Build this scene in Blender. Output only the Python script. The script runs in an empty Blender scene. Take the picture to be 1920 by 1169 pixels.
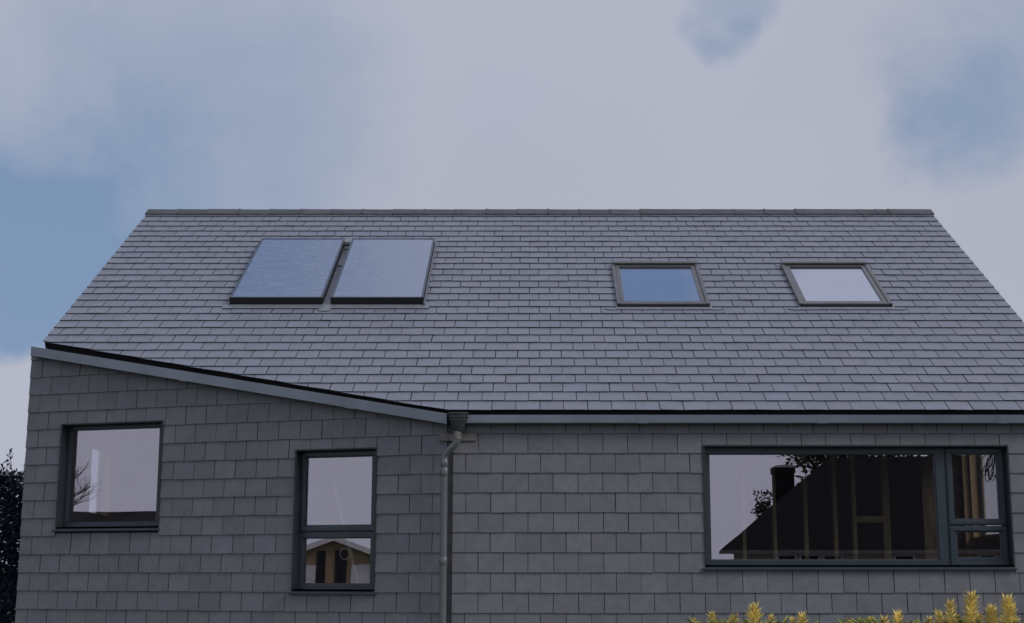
import bpy, math, random
from mathutils import Vector, Matrix
R = math.radians
random.seed(7)
scene = bpy.context.scene
col = scene.collection

# ------------------------------------------------------------------ camera
cam_d = bpy.data.cameras.new('camera')
cam = bpy.data.objects.new('camera', cam_d); col.objects.link(cam)
cam_d.sensor_width = 36; cam_d.lens = 2700 / 1920 * 36
cam_d.shift_x = -0.0208
cam_d.clip_start = .1; cam_d.clip_end = 3000
cam.location = (0, 0, 1.65)
cam.rotation_euler = (R(90 + 10.2), 0, 0)
scene.camera = cam

# ------------------------------------------------------------------ world
SUN_EL, SUN_AZ = 37, 118          # azimuth clockwise from +Y: behind the camera, to its right
world = bpy.data.worlds.new('World'); scene.world = world
world.use_nodes = True
wn, wl = world.node_tree.nodes, world.node_tree.links
wn.clear()
def N(tree, t, **kw):
    n = tree.new(t)
    for k, v in kw.items(): setattr(n, k, v)
    return n
out = N(wn, 'ShaderNodeOutputWorld'); bg = N(wn, 'ShaderNodeBackground')
bg.inputs['Strength'].default_value = .1
wl.new(bg.outputs[0], out.inputs[0])
sky = N(wn, 'ShaderNodeTexSky', sky_type='NISHITA', sun_disc=False)
sky.sun_elevation = R(SUN_EL); sky.sun_rotation = R(SUN_AZ)
tc = N(wn, 'ShaderNodeTexCoord')
def wnoise(scale, detail, rough, dist=0.0):
    n = N(wn, 'ShaderNodeTexNoise'); n.inputs['Scale'].default_value = scale
    n.inputs['Detail'].default_value = detail; n.inputs['Roughness'].default_value = rough
    n.inputs['Distortion'].default_value = dist
    wl.new(tc.outputs['Generated'], n.inputs['Vector']); return n
def wmath(op, a, b, clamp=False):
    m = N(wn, 'ShaderNodeMath', operation=op, use_clamp=clamp)
    for i, x in enumerate((a, b)):
        if isinstance(x, (int, float)): m.inputs[i].default_value = x
        else: wl.new(x, m.inputs[i])
    return m.outputs[0]
warp = wnoise(4.5, 5, .5)
sub = N(wn, 'ShaderNodeVectorMath', operation='SUBTRACT'); wl.new(warp.outputs['Color'], sub.inputs[0]); sub.inputs[1].default_value = (.5, .5, .5)
scl = N(wn, 'ShaderNodeVectorMath', operation='SCALE'); wl.new(sub.outputs[0], scl.inputs[0]); scl.inputs['Scale'].default_value = .13
add = N(wn, 'ShaderNodeVectorMath', operation='ADD'); wl.new(tc.outputs['Generated'], add.inputs[0]); wl.new(scl.outputs[0], add.inputs[1])
warp2 = wnoise(16, 7, .6)
sub2 = N(wn, 'ShaderNodeVectorMath', operation='SUBTRACT'); wl.new(warp2.outputs['Color'], sub2.inputs[0]); sub2.inputs[1].default_value = (.5, .5, .5)
scl2 = N(wn, 'ShaderNodeVectorMath', operation='SCALE'); wl.new(sub2.outputs[0], scl2.inputs[0]); scl2.inputs['Scale'].default_value = .075
add2 = N(wn, 'ShaderNodeVectorMath', operation='ADD'); wl.new(add.outputs[0], add2.inputs[0]); wl.new(scl2.outputs[0], add2.inputs[1])
nrm = N(wn, 'ShaderNodeVectorMath', operation='NORMALIZE'); wl.new(add2.outputs[0], nrm.inputs[0])
GAPS = [  # direction of a break (+) or a bank (-) in the cloud, outer radius in degrees, weight
    ((-.335, .902, .225), 16, .27), ((-.35, .89, .27), 9, .24), ((-.41, .90, .14), 12, .82), ((-.21, .94, .30), 8, .30), ((-.27, .94, .20), 8, .10),
    ((-.345, .90, .385), 8, -.18), ((-.345, .932, .105), 3.4, -1.5),
    ((.138, .919, .385), 2.0, .50), ((.136, .92, .362), 1.1, .2), ((.305, .895, .335), 5.5, .30), ((.285, .91, .30), 3.4, .20), ((.262, .92, .285), 2.0, .22), ((.33, .91, .31), 4, .22),
    ((.085, .61, .788), 7, 1.0), ((-.25, .61, .74), 11, .8), ((-.45, .5, .74), 12, .5), ((.75, .35, .55), 22, .6),
    ((-.75, .3, .6), 16, .45), ((.1, -.4, .9), 20, .4)]
mask = None
for d, r, w in GAPS:
    dp = N(wn, 'ShaderNodeVectorMath', operation='DOT_PRODUCT'); wl.new(nrm.outputs[0], dp.inputs[0])
    dp.inputs[1].default_value = Vector(d).normalized()
    mr = N(wn, 'ShaderNodeMapRange', interpolation_type='SMOOTHSTEP')
    mr.inputs['From Min'].default_value = math.cos(R(r)); mr.inputs['From Max'].default_value = 1.0
    mr.inputs['To Max'].default_value = w
    wl.new(dp.outputs['Value'], mr.inputs['Value'])
    mask = mr.outputs[0] if mask is None else wmath('ADD', mask, mr.outputs[0])
thin = wnoise(4, 5, .5)
frac = wnoise(9, 9, .62, .4)
mask = wmath('MULTIPLY', mask, wmath('ADD', wmath('MULTIPLY', wmath('SUBTRACT', frac.outputs['Fac'], .5), 1.5), 1.0))
mask = wmath('ADD', mask, wmath('MULTIPLY', wmath('SUBTRACT', thin.outputs['Fac'], .46), .30), True)
# cloud brightness: a little brighter towards the sun side, slow mottling
mott = wnoise(3.2, 7, .5, .3)
dps = N(wn, 'ShaderNodeVectorMath', operation='DOT_PRODUCT'); wl.new(tc.outputs['Generated'], dps.inputs[0])
dps.inputs[1].default_value = (-.35, -.75, .55)
gain = wmath('ADD', wmath('MULTIPLY', wmath('SUBTRACT', mott.outputs['Fac'], .5), .16), 1.0)
gain = wmath('ADD', gain, wmath('MULTIPLY', dps.outputs['Value'], .16))
cloud = N(wn, 'ShaderNodeVectorMath', operation='SCALE'); cloud.inputs[0].default_value = (4.85, 5.12, 6.10); wl.new(gain, cloud.inputs['Scale'])
blue = N(wn, 'ShaderNodeVectorMath', operation='MULTIPLY'); wl.new(sky.outputs[0], blue.inputs[0]); blue.inputs[1].default_value = (1.0, .86, .95)
mix = N(wn, 'ShaderNodeMix', data_type='RGBA'); wl.new(mask, mix.inputs['Factor'])
veil = N(wn, 'ShaderNodeMix', data_type='RGBA'); veil.inputs['Factor'].default_value = .86        # thin haze over the blue
wl.new(blue.outputs[0], veil.inputs['A']); veil.inputs['B'].default_value = (1.98, 2.98, 4.62, 1)
wl.new(cloud.outputs[0], mix.inputs['A']); wl.new(veil.outputs['Result'], mix.inputs['B'])
wl.new(mix.outputs['Result'], bg.inputs['Color'])

# ------------------------------------------------------------------ sun
sun_d = bpy.data.lights.new('sun', 'SUN'); sun_d.energy = 1.55; sun_d.angle = R(20); sun_d.color = (1, .96, .92)
sun = bpy.data.objects.new('sun', sun_d); col.objects.link(sun)
sd = Vector((math.sin(R(SUN_AZ)) * math.cos(R(SUN_EL)), math.cos(R(SUN_AZ)) * math.cos(R(SUN_EL)), math.sin(R(SUN_EL))))
sun.rotation_euler = sd.to_track_quat('Z', 'Y').to_euler(); sun.location = (-20, -20, 30)
vs = scene.view_settings
vs.view_transform = 'Standard'; vs.look = 'None'; vs.exposure = 0; vs.gamma = 1; vs.use_curve_mapping = False

# ------------------------------------------------------------------ materials
def newmat(name):
    m = bpy.data.materials.new(name); m.use_nodes = True
    m.node_tree.nodes.clear(); return m, m.node_tree.nodes, m.node_tree.links
def principled(name, color, rough=.6, metal=0.0, spec=.5, var=.0, vscale=5.0, bump=0.0, bscale=40.0, var_col=None, tone=False, tone_amt=.3, stretch=(1, 1, 1), speck=0.0, rvar=0.0, spread=None):
    m, n, l = newmat(name)
    o = N(n, 'ShaderNodeOutputMaterial'); p = N(n, 'ShaderNodeBsdfPrincipled'); l.new(p.outputs[0], o.inputs[0])
    p.inputs['Base Color'].default_value = (*color, 1); p.inputs['Roughness'].default_value = rough
    p.inputs['Metallic'].default_value = metal; p.inputs['Specular IOR Level'].default_value = spec
    geo = N(n, 'ShaderNodeNewGeometry'); mp = N(n, 'ShaderNodeMapping'); mp.inputs['Scale'].default_value = stretch
    l.new(geo.outputs['Position'], mp.inputs['Vector'])
    cur = None
    if var > 0 or var_col:
        t = N(n, 'ShaderNodeTexNoise'); t.inputs['Scale'].default_value = vscale; t.inputs['Detail'].default_value = 6; t.inputs['Roughness'].default_value = .6
        l.new(mp.outputs[0], t.inputs['Vector'])
        r = N(n, 'ShaderNodeMapRange'); r.inputs['From Min'].default_value = .3; r.inputs['From Max'].default_value = .7
        l.new(t.outputs['Fac'], r.inputs['Value'])
        mx = N(n, 'ShaderNodeMix', data_type='RGBA'); l.new(r.outputs[0], mx.inputs['Factor'])
        a = tuple(c * (1 - var) for c in color); b = var_col or tuple(c * (1 + var) for c in color)
        mx.inputs['A'].default_value = (*a, 1); mx.inputs['B'].default_value = (*b, 1)
        cur = mx.outputs['Result']
    if tone:
        at = N(n, 'ShaderNodeAttribute', attribute_name='tone', attribute_type='GEOMETRY')
        mr = N(n, 'ShaderNodeMapRange'); mr.inputs['To Min'].default_value = 1 - tone_amt; mr.inputs['To Max'].default_value = 1 + tone_amt
        sx = N(n, 'ShaderNodeSeparateColor'); l.new(at.outputs['Color'], sx.inputs[0]); l.new(sx.outputs[0], mr.inputs['Value'])
        sc = N(n, 'ShaderNodeVectorMath', operation='SCALE'); l.new(mr.outputs[0], sc.inputs['Scale'])
        if cur: l.new(cur, sc.inputs[0])
        else: sc.inputs[0].default_value = color
        cur = sc.outputs[0]
        if spread:
            mx2 = N(n, 'ShaderNodeMix', data_type='RGBA', blend_type='MULTIPLY'); mx2.inputs['Factor'].default_value = 1
            ramp = N(n, 'ShaderNodeMix', data_type='RGBA'); l.new(sx.outputs[1], ramp.inputs['Factor'])
            ramp.inputs['A'].default_value = (*spread[0], 1); ramp.inputs['B'].default_value = (*spread[1], 1)
            l.new(cur, mx2.inputs['A']); l.new(ramp.outputs['Result'], mx2.inputs['B']); cur = mx2.outputs['Result']
    if speck > 0:
        t = N(n, 'ShaderNodeTexNoise'); t.inputs['Scale'].default_value = 70; t.inputs['Detail'].default_value = 3
        l.new(geo.outputs['Position'], t.inputs['Vector'])
        r = N(n, 'ShaderNodeMapRange'); r.inputs['From Min'].default_value = .68; r.inputs['From Max'].default_value = .78; r.inputs['To Max'].default_value = speck
        l.new(t.outputs['Fac'], r.inputs['Value'])
        mx = N(n, 'ShaderNodeMix', data_type='RGBA'); l.new(r.outputs[0], mx.inputs['Factor']); l.new(cur, mx.inputs['A']); mx.inputs['B'].default_value = (.32, .31, .3, 1)
        cur = mx.outputs['Result']
    if cur: l.new(cur, p.inputs['Base Color'])
    if rvar > 0:
        t = N(n, 'ShaderNodeTexNoise'); t.inputs['Scale'].default_value = 3.0; t.inputs['Detail'].default_value = 5
        l.new(mp.outputs[0], t.inputs['Vector'])
        r = N(n, 'ShaderNodeMapRange'); r.inputs['From Min'].default_value = .3; r.inputs['From Max'].default_value = .7
        r.inputs['To Min'].default_value = rough - rvar; r.inputs['To Max'].default_value = rough + rvar
        l.new(t.outputs['Fac'], r.inputs['Value']); l.new(r.outputs[0], p.inputs['Roughness'])
    if bump > 0:
        t = N(n, 'ShaderNodeTexNoise'); t.inputs['Scale'].default_value = bscale; t.inputs['Detail'].default_value = 5
        l.new(mp.outputs[0], t.inputs['Vector'])
        b = N(n, 'ShaderNodeBump'); b.inputs['Strength'].default_value = bump; b.inputs['Distance'].default_value = .01
        l.new(t.outputs['Fac'], b.inputs['Height']); l.new(b.outputs[0], p.inputs['Normal'])
    return m
M = {}
M['wall_slate'] = principled('wall slate', (.146, .149, .168), .62, spec=.35, var=.10, vscale=9, bump=.35, bscale=45, tone=True, tone_amt=.11, speck=.3, spread=((1.02, 1.0, .98), (.985, 1.0, 1.012)))
M['roof_slate'] = principled('roof slate', (.162, .174, .216), .44, spec=.65, var=.08, vscale=7, bump=.25, bscale=35, tone=True, tone_amt=.08, speck=.12, rvar=.06, spread=((1.015, .995, .99), (.985, 1.0, 1.01)))
M['slate_edge'] = principled('darkened slate edge', (.035, .036, .042), .8, spec=.2, var=.2, vscale=20)  # edges darkened in colour to deepen the shadow lines at joints and courses
M['felt'] = principled('dark felt', (.015, .015, .017), .9, var=.2, vscale=8)
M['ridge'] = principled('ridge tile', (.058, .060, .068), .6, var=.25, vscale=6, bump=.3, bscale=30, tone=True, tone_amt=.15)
M['mortar'] = principled('mortar', (.16, .15, .14), .9, var=.3, vscale=20, bump=.5)
M['zinc'] = principled('grey coated gutter metal', (.165, .185, .215), .3, metal=.5, var=.12, vscale=1.3, rvar=.1, stretch=(1, 1, .3), bump=.10, bscale=1.2)
M['pipe'] = principled('dark grey pipe', (.12, .132, .14), .38, metal=.2, var=.08, vscale=5)
M['pipe_dark'] = principled('dark grey hopper', (.04, .048, .05), .45, metal=.2, var=.1, vscale=7)
M['frame'] = principled('anthracite window frame', (.032, .045, .058), .36, spec=.5, var=.08, vscale=4)
M['reveal'] = principled('anthracite reveal lining', (.022, .028, .034), .5, spec=.4, var=.1, vscale=4)
M['sky_frame'] = principled('roof window cover metal', (.15, .145, .15), .30, metal=.55, var=.1, vscale=6)
M['lead'] = principled('grey lead flashing', (.19, .205, .235), .45, metal=.15, var=.15, vscale=9, bump=.2, bscale=15)
M['black'] = principled('black panel frame', (.012, .012, .014), .4, var=.1)
M['pv_edge'] = principled('dark panel trim', (.07, .09, .13), .35, metal=.5, var=.1)
M['plaster'] = principled('white plaster', (.62, .58, .56), .9, var=.04, vscale=3)
M['cream'] = principled('bare timber lining', (.52, .38, .20), .7, var=.15, vscale=4, stretch=(4, 4, .6))
M['pine'] = principled('pine stud', (.70, .56, .30), .7, var=.2, vscale=5, stretch=(5, 5, .5))
M['ply'] = principled('weathered board', (.13, .10, .06), .8, var=.5, vscale=6, stretch=(3, 3, .6))
M['membrane'] = principled('dark breather membrane', (.020, .018, .020), .8, var=.3, vscale=3)
M['whiteplastic'] = principled('white plastic', (.7, .7, .68), .4, var=.03)
M['blackcable'] = principled('black cable', (.012, .012, .012), .5, var=.1)
M['bracket'] = principled('worn batten', (.16, .145, .14), .8, var=.4, vscale=18, bump=.4, bscale=40)
M['floor'] = principled('chipboard floor', (.25, .19, .12), .8, var=.2, vscale=20)
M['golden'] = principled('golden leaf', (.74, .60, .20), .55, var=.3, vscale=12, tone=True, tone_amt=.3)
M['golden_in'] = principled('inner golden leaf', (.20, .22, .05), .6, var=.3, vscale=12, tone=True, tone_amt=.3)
M['stem'] = principled('pale green stem', (.34, .33, .12), .6, var=.2, vscale=10)
M['bark'] = principled('bark', (.09, .07, .055), .9, var=.3, vscale=12, bump=.5, stretch=(3, 3, .7))
M['twig'] = principled('bare twig bark', (.06, .045, .035), .9, var=.3, vscale=12)
M['holly'] = principled('dark evergreen leaf', (.020, .036, .070), .34, spec=.5, tone=True, tone_amt=.5)
M['fir'] = principled('opposite tree leaf', (.03, .04, .025), .7, tone=True, tone_amt=.4)
M['grass'] = principled('lawn', (.06, .075, .035), .9, var=.35, vscale=1.5, bump=.6, bscale=30)
M['gravel'] = principled('gravel path', (.26, .24, .21), .9, var=.35, vscale=40, bump=.8, bscale=60)
M['opp_roof'] = principled('brown plain tile roof', (.020, .018, .019), .9, spec=.1, var=.25, vscale=3, bump=.4, bscale=8)
M['opp_wall'] = principled('pink render', (.48, .38, .36), .9, var=.08, vscale=3)
M['opp_white'] = principled('white joinery', (.7, .7, .7), .5, var=.03)
M['opp_dark'] = principled('dark window glass', (.02, .022, .025), .15)
def brick_mat():
    m, n, l = newmat('red brick')
    o = N(n, 'ShaderNodeOutputMaterial'); p = N(n, 'ShaderNodeBsdfPrincipled'); l.new(p.outputs[0], o.inputs[0])
    tcn = N(n, 'ShaderNodeTexCoord'); b = N(n, 'ShaderNodeTexBrick'); mp = N(n, 'ShaderNodeMapping'); mp.inputs['Rotation'].default_value = (R(90), 0, 0)
    l.new(tcn.outputs['Object'], mp.inputs[0]); l.new(mp.outputs[0], b.inputs['Vector'])
    b.inputs['Scale'].default_value = 4; b.inputs['Color1'].default_value = (.44, .32, .17, 1); b.inputs['Color2'].default_value = (.30, .20, .10, 1); b.inputs['Mortar'].default_value = (.35, .30, .24, 1)
    l.new(b.outputs['Color'], p.inputs['Base Color']); p.inputs['Roughness'].default_value = .9
    return m
M['brick'] = brick_mat()
def glass_mat(name, mirror, tint, see=(.9, .9, .9), rough=0.0, wave=0.0):
    m, n, l = newmat(name)
    o = N(n, 'ShaderNodeOutputMaterial'); mxs = N(n, 'ShaderNodeMixShader'); g = N(n, 'ShaderNodeBsdfGlossy'); t = N(n, 'ShaderNodeBsdfTransparent')
    g.inputs['Color'].default_value = (*tint, 1); g.inputs['Roughness'].default_value = rough
    t.inputs['Color'].default_value = (*see, 1)
    lw = N(n, 'ShaderNodeFresnel'); 
    gb = N(n, 'ShaderNodeNewGeometry'); ir = N(n, 'ShaderNodeMapRange'); ir.inputs['To Min'].default_value = 1.45; ir.inputs['To Max'].default_value = 1 / 1.45
    l.new(gb.outputs['Backfacing'], ir.inputs['Value']); l.new(ir.outputs[0], lw.inputs['IOR'])
    a = N(n, 'ShaderNodeMath', operation='ADD', use_clamp=True); l.new(lw.outputs[0], a.inputs[0]); a.inputs[1].default_value = mirror
    l.new(a.outputs[0], mxs.inputs[0]); l.new(t.outputs[0], mxs.inputs[1]); l.new(g.outputs[0], mxs.inputs[2]); l.new(mxs.outputs[0], o.inputs[0])
    if wave:
        geo = N(n, 'ShaderNodeNewGeometry'); w = N(n, 'ShaderNodeTexNoise'); w.inputs['Scale'].default_value = 1.6; w.inputs['Detail'].default_value = 1
        l.new(geo.outputs['Position'], w.inputs['Vector'])
        b = N(n, 'ShaderNodeBump'); b.inputs['Strength'].default_value = wave; b.inputs['Distance'].default_value = .01
        l.new(w.outputs['Fac'], b.inputs['Height']); l.new(b.outputs[0], g.inputs['Normal'])
    return m
M['glass'] = glass_mat('window glass', .235, (.95, .88, .95), (.93, .94, .94), 0.0, .02)
M['glass_in'] = glass_mat('side window glass', .08, (.95, .95, 1), (.97, .97, 1))
M['roof_glass'] = glass_mat('roof window glass', .55, (.89, .90, 1.0), (.75, .76, .78), .02, .05)
def panel_glass():
    m, n, l = newmat('collector glass')
    o = N(n, 'ShaderNodeOutputMaterial'); p = N(n, 'ShaderNodeBsdfPrincipled'); g = N(n, 'ShaderNodeBsdfGlossy'); mx = N(n, 'ShaderNodeMixShader'); mx.inputs[0].default_value = .37
    l.new(p.outputs[0], mx.inputs[1]); l.new(g.outputs[0], mx.inputs[2]); l.new(mx.outputs[0], o.inputs[0])
    g.inputs['Color'].default_value = (.85, .9, 1, 1); g.inputs['Roughness'].default_value = .06
    geo = N(n, 'ShaderNodeNewGeometry')
    t = N(n, 'ShaderNodeTexNoise'); t.inputs['Scale'].default_value = 5; t.inputs['Detail'].default_value = 1.5; t.inputs['Distortion'].default_value = 1.2
    mp = N(n, 'ShaderNodeMapping'); mp.inputs['Scale'].default_value = (1, 2.4, 2.4); mp.inputs['Rotation'].default_value = (0, 0, R(20))
    l.new(geo.outputs['Position'], mp.inputs[0]); l.new(mp.outputs[0], t.inputs['Vector'])
    b = N(n, 'ShaderNodeBump'); b.inputs['Strength'].default_value = .19; b.inputs['Distance'].default_value = .02
    l.new(t.outputs['Fac'], b.inputs['Height']); l.new(b.outputs[0], g.inputs['Normal'])
    cr = N(n, 'ShaderNodeMapRange'); cr.inputs['From Min'].default_value = .35; cr.inputs['From Max'].default_value = .7; l.new(t.outputs['Fac'], cr.inputs['Value'])
    mc = N(n, 'ShaderNodeMix', data_type='RGBA'); l.new(cr.outputs[0], mc.inputs['Factor'])
    mc.inputs['A'].default_value = (.05, .08, .16, 1); mc.inputs['B'].default_value = (.08, .11, .19, 1)
    l.new(mc.outputs['Result'], p.inputs['Base Color']); p.inputs['Roughness'].default_value = .3
    return m
M['panel_glass'] = panel_glass()

# ------------------------------------------------------------------ mesh helpers
WL = {}
class MB:
    def __init__(s): s.v = []; s.f = []; s.t = []; s.mi = []; s.cur = 0; s.edge = 0
    def poly(s, pts, tone=None):
        i = len(s.v); s.v += [tuple(p) for p in pts]; s.f.append(tuple(range(i, i + len(pts)))); s.t.append(tone or (.5, .5)); s.mi.append(s.cur)
    def prism(s, bot, top, tone=None):
        """bot/top: matching loops; closed solid"""
        i = len(s.v); n = len(bot); tone = tone or (.5, .5)
        s.v += [tuple(p) for p in bot] + [tuple(p) for p in top]
        fs = [tuple(range(i + n - 1, i - 1, -1)), tuple(range(i + n, i + 2 * n))]
        fs += [(i + k, i + (k + 1) % n, i + n + (k + 1) % n, i + n + k) for k in range(n)]
        for k_, f in enumerate(fs): s.f.append(f); s.t.append(tone); s.mi.append(s.edge if (s.edge and k_ != 1) else s.cur)
    def box(s, F, u0, u1, v0, v1, d0, d1, tone=None, ch=0.0):
        if u0 > u1: u0, u1 = u1, u0
        if v0 > v1: v0, v1 = v1, v0
        if d0 > d1: d0, d1 = d1, d0
        s.prism([F(u0, v0, d0), F(u1, v0, d0), F(u1, v1, d0), F(u0, v1, d0)], [F(u0, v0, d1), F(u1, v0, d1), F(u1, v1, d1), F(u0, v1, d1)], tone)
    def tube(s, pts, r, n=12, tone=None, cap=True):
        rs = r if isinstance(r, (list, tuple)) else [r] * len(pts)
        pts = [Vector(p) for p in pts]; i0 = len(s.v); prev = None; tone = tone or (.5, .5)
        for k, p in enumerate(pts):
            t = (pts[min(k + 1, len(pts) - 1)] - pts[max(k - 1, 0)]).normalized()
            if prev is None: a = t.orthogonal().normalized()
            else: a = (prev - t * prev.dot(t)).normalized()
            prev = a; b = t.cross(a)
            for j in range(n):
                an = 2 * math.pi * j / n; s.v.append(tuple(p + (a * math.cos(an) + b * math.sin(an)) * rs[k]))
        for k in range(len(pts) - 1):
            for j in range(n):
                s.f.append((i0 + k * n + j, i0 + k * n + (j + 1) % n, i0 + (k + 1) * n + (j + 1) % n, i0 + (k + 1) * n + j)); s.t.append(tone); s.mi.append(s.cur)
        if cap:
            s.f.append(tuple(i0 + j for j in reversed(range(n)))); s.f.append(tuple(i0 + (len(pts) - 1) * n + j for j in range(n))); s.t += [tone] * 2; s.mi += [s.cur] * 2
    def build(s, name, mats, parent=None, smooth=False, bevel=0.0, origin=None):
        if not isinstance(mats, (list, tuple)): mats = [mats]
        c = Vector(origin) if origin else sum((Vector(v) for v in s.v), Vector()) / len(s.v)
        me = bpy.data.meshes.new(name)
        me.from_pydata([tuple(Vector(v) - c) for v in s.v], [], s.f)
        ca = me.color_attributes.new('tone', 'FLOAT_COLOR', 'CORNER')
        data = []
        for f, t in zip(s.f, s.t): data += [t[0], t[1], 0, 1] * len(f)
        ca.data.foreach_set('color', data)
        for m in mats: me.materials.append(m)
        me.polygons.foreach_set('material_index', s.mi)
        me.update()
        if smooth:
            me.polygons.foreach_set('use_smooth', [True] * len(me.polygons))
            try: me.set_sharp_from_angle(angle=R(40))
            except Exception: pass
        o = bpy.data.objects.new(name, me); col.objects.link(o)
        if bevel:
            b = o.modifiers.new('bevel', 'BEVEL'); b.width = bevel; b.segments = 2; b.limit_method = 'ANGLE'
        WL[o.name] = c
        if parent is not None: o.parent = parent; o.location = c - WL[parent.name]
        else: o.location = c
        return o
def empty(name, loc, parent=None):
    o = bpy.data.objects.new(name, None); col.objects.link(o); WL[o.name] = Vector(loc)
    o.location = Vector(loc) - (WL[parent.name] if parent else Vector()); o.empty_display_size = .3
    if parent: o.parent = parent
    return o
def tag(o, label=None, cat=None, group=None, kind=None):
    if label: o['label'] = label
    if cat: o['category'] = cat
    if group: o['group'] = group
    if kind: o['kind'] = kind
    return o
class Frame:
    def __init__(s, o, U, V): s.o = Vector(o); s.U = Vector(U).normalized(); s.V = Vector(V).normalized(); s.N = s.U.cross(s.V)
    def __call__(s, u, v, d=0.0): return s.o + s.U * u + s.V * v + s.N * d
def clip(poly, a, b, c):
    """keep a*u + b*v + c >= 0"""
    o = []; n = len(poly)
    for i in range(n):
        p, q = poly[i], poly[(i + 1) % n]
        dp = a * p[0] + b * p[1] + c; dq = a * q[0] + b * q[1] + c
        if dp >= 0: o.append(p)
        if (dp >= 0) != (dq >= 0):
            t = dp / (dp - dq); o.append((p[0] + (q[0] - p[0]) * t, p[1] + (q[1] - p[1]) * t))
    return o
def area(p): return abs(sum(p[i][0] * p[(i + 1) % len(p)][1] - p[(i + 1) % len(p)][0] * p[i][1] for i in range(len(p)))) / 2
def minus(poly, h):
    u0, u1, v0, v1 = h
    if max(p[0] for p in poly) <= u0 or min(p[0] for p in poly) >= u1 or max(p[1] for p in poly) <= v0 or min(p[1] for p in poly) >= v1: return [poly]
    res = []
    for a, b, c in ((-1, 0, u0), (1, 0, -u1)):
        q = clip(poly, a, b, c)
        if len(q) > 2: res.append(q)
    mid = clip(clip(poly, 1, 0, -u0), -1, 0, u1)
    for a, b, c in ((0, -1, v0), (0, 1, -v1)):
        if len(mid) > 2:
            q = clip(mid, a, b, c)
            if len(q) > 2: res.append(q)
    return res

def slates(F, u0, u1, rows, gauge, vbase, w, joints, planes=(), holes=(), gap=.0065, thick=.0075, lift=.0145, head=.002, seed=1, jag=.0012, lap=.03, wob=.0012, simple=False):
    """courses of lapped slates; joints(k) gives the position of one joint of course k. every slate is its own lipped solid"""
    rnd = random.Random(seed); m = MB(); m.edge = 1
    for k in rows:
        v0 = vbase + k * gauge; v1 = v0 + gauge + lap
        spans = [(u0, u1)]
        for h in holes:
            if h[2] <= v0 + gauge * .35 and h[3] >= v0 + gauge * .65:
                ns = []
                for a, b in spans:
                    if h[0] > a and h[1] < b: ns += [(a, h[0]), (h[1], b)]
                    elif h[1] >= b and h[0] < b and h[0] > a: ns.append((a, h[0]))
                    elif h[0] <= a and h[1] > a and h[1] < b: ns.append((h[1], b))
                    elif h[0] <= a and h[1] >= b: pass
                    else: ns.append((a, b))
                spans = ns
        j0 = joints(k)
        for a, b in spans:
            n0 = math.ceil((a + .47 * w - j0) / w); js = [a]
            while j0 + n0 * w < b - .47 * w: js.append(j0 + n0 * w + rnd.uniform(-1, 1) * .0035); n0 += 1
            js.append(b)
            for x0, x1 in zip(js, js[1:]):
                g0 = 0 if x0 == a else gap / 2 * rnd.uniform(.5, 1.5); g1 = 0 if x1 == b else gap / 2 * rnd.uniform(.5, 1.5)
                tone = (rnd.gauss(.5, .22), rnd.random()); tone = (min(1, max(0, tone[0])), tone[1])
                dv = rnd.gauss(0, wob); rot = rnd.gauss(0, .0035)
                up = lift + abs(rnd.gauss(0, .0012)); tw = rnd.gauss(0, .0009)
                X0, X1 = x0 + g0, x1 - g1; cx = (X0 + X1) / 2
                ns = 1 if simple else 6
                low = [(X0 + (X1 - X0) * i / ns, v0 + dv + ((X0 + (X1 - X0) * i / ns) - cx) * rot + (rnd.uniform(-jag, jag) if not simple else 0)) for i in range(ns + 1)]
                if not simple and rnd.random() < .12:
                    if rnd.random() < .5: low[0] = (low[0][0] + .004, low[0][1]); low = [(X0, low[0][1] + rnd.uniform(.006, .014))] + low
                    else: low[-1] = (low[-1][0] - .004, low[-1][1]); low = low + [(X1, low[-1][1] + rnd.uniform(.006, .014))]
                P = low + [(X1, v1), (X0, v1)]
                for c in planes:
                    P = clip(P, *c)
                    if len(P) < 3: break
                if len(P) < 3: continue
                Ps = [P]
                for h in holes: Ps = [q for p in Ps for q in minus(p, h)]
                for q in Ps:
                    if len(q) < 3 or area(q) < 2e-4: continue
                    def dd(p): return up + (head - up) * (p[1] - v0) / (v1 - v0) + tw * (p[0] - cx) / (w / 2)
                    m.prism([F(p[0], p[1], dd(p) - thick) for p in q], [F(p[0], p[1], dd(p)) for p in q], tone)
    return m
def sheet(m, F, poly, holes, d0, d1):
    Ps = [poly]
    for h in holes: Ps = [q for p in Ps for q in minus(p, h)]
    for q in Ps:
        if len(q) > 2 and area(q) > 1e-4: m.prism([F(p[0], p[1], d0) for p in q], [F(p[0], p[1], d1) for p in q])

# ------------------------------------------------------------------ ground
g = MB(); G = Frame((0, 0, 0), (1, 0, 0), (0, 1, 0)); g.poly([(-1500, -1500, 0), (1500, -1500, 0), (1500, 1500, 0), (-1500, 1500, 0)])
tag(g.build('ground', M['grass']), kind='structure')
p = MB(); p.poly([(-5.2, 15.3, .004), (-5.2, 13.9, .004), (6.8, 13.9, .004), (6.8, 15.3, .004)])
tag(p.build('path', M['gravel']), kind='structure')

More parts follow.
